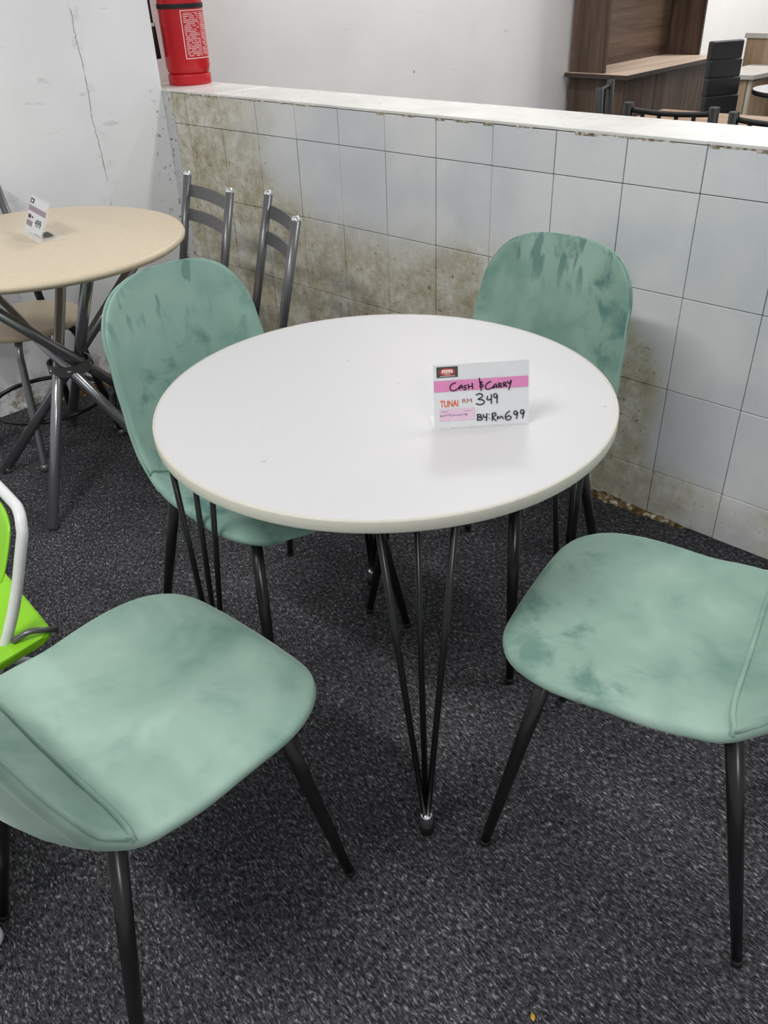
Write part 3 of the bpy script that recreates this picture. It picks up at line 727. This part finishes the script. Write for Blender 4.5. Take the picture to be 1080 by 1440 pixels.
t = at_wall('office_desk', 'light oak office desk with grey top behind the black padded chair', 'desk')
b = bm_new(); add_prism(b, [(x, -y) for x, y in ((3.50, .53), (3.55, .78), (4.00, .83), (4.00, 1.9), (4.16, 1.9), (4.16, .53))], .725, .75, bev=.002); finish('desk_top', b, GREYTOP, t)
bx('end_panel', LOAK, t, 3.56, 3.58, .56, .74, 0, .725); bx('side_panel', LOAK, t, 3.585, 4.10, .725, .745, .0, .40)
bx('drawer_front', LOAK, t, 3.60, 4.02, .748, .762, .43, .715); bx('drawer_front', LOAK, t, 3.60, 4.02, .748, .762, .12, .42); bx('corner_post', plain('pale_edge', srgb(206, 196, 180), .5), t, 3.57, 3.592, .742, .764, 0, .725)
sc_ = bx('screen_panel', LOAK, t, 4.165, 4.185, .45, 1.9, .40, .895); bx('screen_cap', GREYTOP, sc_, 4.15, 4.20, .44, 1.9, .895, .925)

t = thing('dining_table', 'brown wooden dining table just beyond the tiled half wall', 'table', CORNER, ROT)
bx('tabletop', wood('brown_table', srgb(140, 112, 90), srgb(162, 134, 110), srgb(180, 152, 128), 'y'), t, 1.42, 2.12, .93, 2.25, .722, .75, .004)
for a in (1.48, 2.06):
    for d in (.99, 2.19): bx('leg', BLACKMETAL, t, a-.02, a+.02, d-.02, d+.02, 0, .722)
def make_slat_chair():
    t = thing('dining_chair', '', 'chair')      # local x forward, back at x = -.2
    for s in (1, -1):
        b = bm_new(); add_tube(b, [(-.215, s*.155, 0), (-.195, s*.155, .44), (-.215, s*.155, .925)], .0175, 12); finish('back_post', b, BLACKMATT, t)
        b = bm_new(); add_tube(b, [(.18, s*.155, 0), (.18, s*.155, .44)], .0155, 12); finish('leg', b, BLACKMATT, t)
    b = bm_new(); add_box(b, -.19, .21, -.185, .185, .44, .465, .006); finish('seat', b, WALNUTX, t)
    for z_ in (.904, .60):
        b = bm_new(); add_tube(b, [(-.212-.02*(1-(y/.155)**2), y, z_-.006*(1-(y/.155)**2)) for y in [-.155+.31*k/10 for k in range(11)]], .009, 8); finish('back_rail', b, BLACKMATT, t)
    for k in range(4):
        y = -.093+.062*k; b = bm_new(); add_box(b, -.232, -.222, y-.006, y+.006, .60, .898); finish('back_slat', b, BLACKMATT, t)
    return t
sc0 = make_slat_chair()
for i, (tt, d, lab) in enumerate(((1.04+.215, 1.465, 'black slatted metal chair in front of the brown table, left of the pair'), (0.99+.215, 1.885, 'black slatted metal chair cut off by the right edge beyond the half wall'))):
    o = sc0 if i == 0 else copy_tree(sc0)
    o.location = wl(tt, d); o.rotation_euler = (0, 0, ROT + (R(4) if i == 0 else 0)); o['label'] = lab; o['group'] = 'black slatted chairs at the brown table'
sg = copy_tree(sc0); 
sg.location = wl(1.85, 1.005); sg.scale = (1, 1, .957); sg.rotation_euler = (0, 0, ROT - R(69)); sg['label'] = 'dark metal chair side-on before the walnut desk'; sg['group'] = 'black slatted chairs at the brown table'

LEATHER = plain('black_leatherette', srgb(34, 34, 35), .42)
t = thing('dining_chair', 'tall black padded chair with ribbed back between the two desks', 'chair', wl(2.75, 1.08), AZ-R(26))
zs = [.50+.088*k for k in range(7)]
for k in range(6):
    b = bm_new(); z0, z1 = .47+.085*k, .47+.085*(k+1)-.003; x0 = -.19-.035*k/5
    add_box(b, x0-.020, x0+.020, -.112+.002*k, .112-.002*k, z0, z1+.006, .011, None, 3)
    finish('back_cushion', b, LEATHER, t)
b = bm_new(); add_box(b, -.2, .22, -.2, .2, .43, .49, .02, None, 3); finish('seat', b, LEATHER, t)
for sx in (.19, -.19):
    for sy in (.17, -.17):
        b = bm_new(); add_tube(b, [(sx, sy, .44), (sx*1.05, sy*1.05, 0)], .014, 10); finish('leg', b, CHROME, t)
t = thing('side_table', 'small round white table with black rim at the right edge beside the office desk', 'table', wl(3.02, 1.26, .045), 0)
b = bm_new(); add_lathe(b, [(0, .70), (.25, .70), (.25, .712), (0, .712)], 40); finish('tabletop', b, WHITETOP, t, 40)
b = bm_new(); add_lathe(b, [(.247, .688), (.253, .690), (.253, .710), (.2505, .7115), (.247, .70)], 40); finish('rim', b, BLACKMATT, t)
b = bm_new(); add_lathe(b, [(0, 0), (.18, 0), (.18, .012), (.03, .03), (.03, .70), (0, .70)], 24); finish('pedestal', b, BLACKMATT, t, 40)

# ------------------------------------------------------------------ crumb on the carpet
b = bm_new(); bmesh.ops.create_icosphere(b, subdivisions=2, radius=1)
for v in b.verts: v.co = Vector((v.co.x*.0035, v.co.y*.0055, .003+v.co.z*.003))*(1+.15*math.sin(v.co.x*9+v.co.y*5))
for f in b.faces: f.smooth = True
o = finish('crumb', b, plain('yellow_crumb', srgb(206, 160, 60), .5)); o.location = (.197, .624, 0.0004)
tag(o, 'tiny yellow crumb lying on the charcoal carpet', 'crumb')
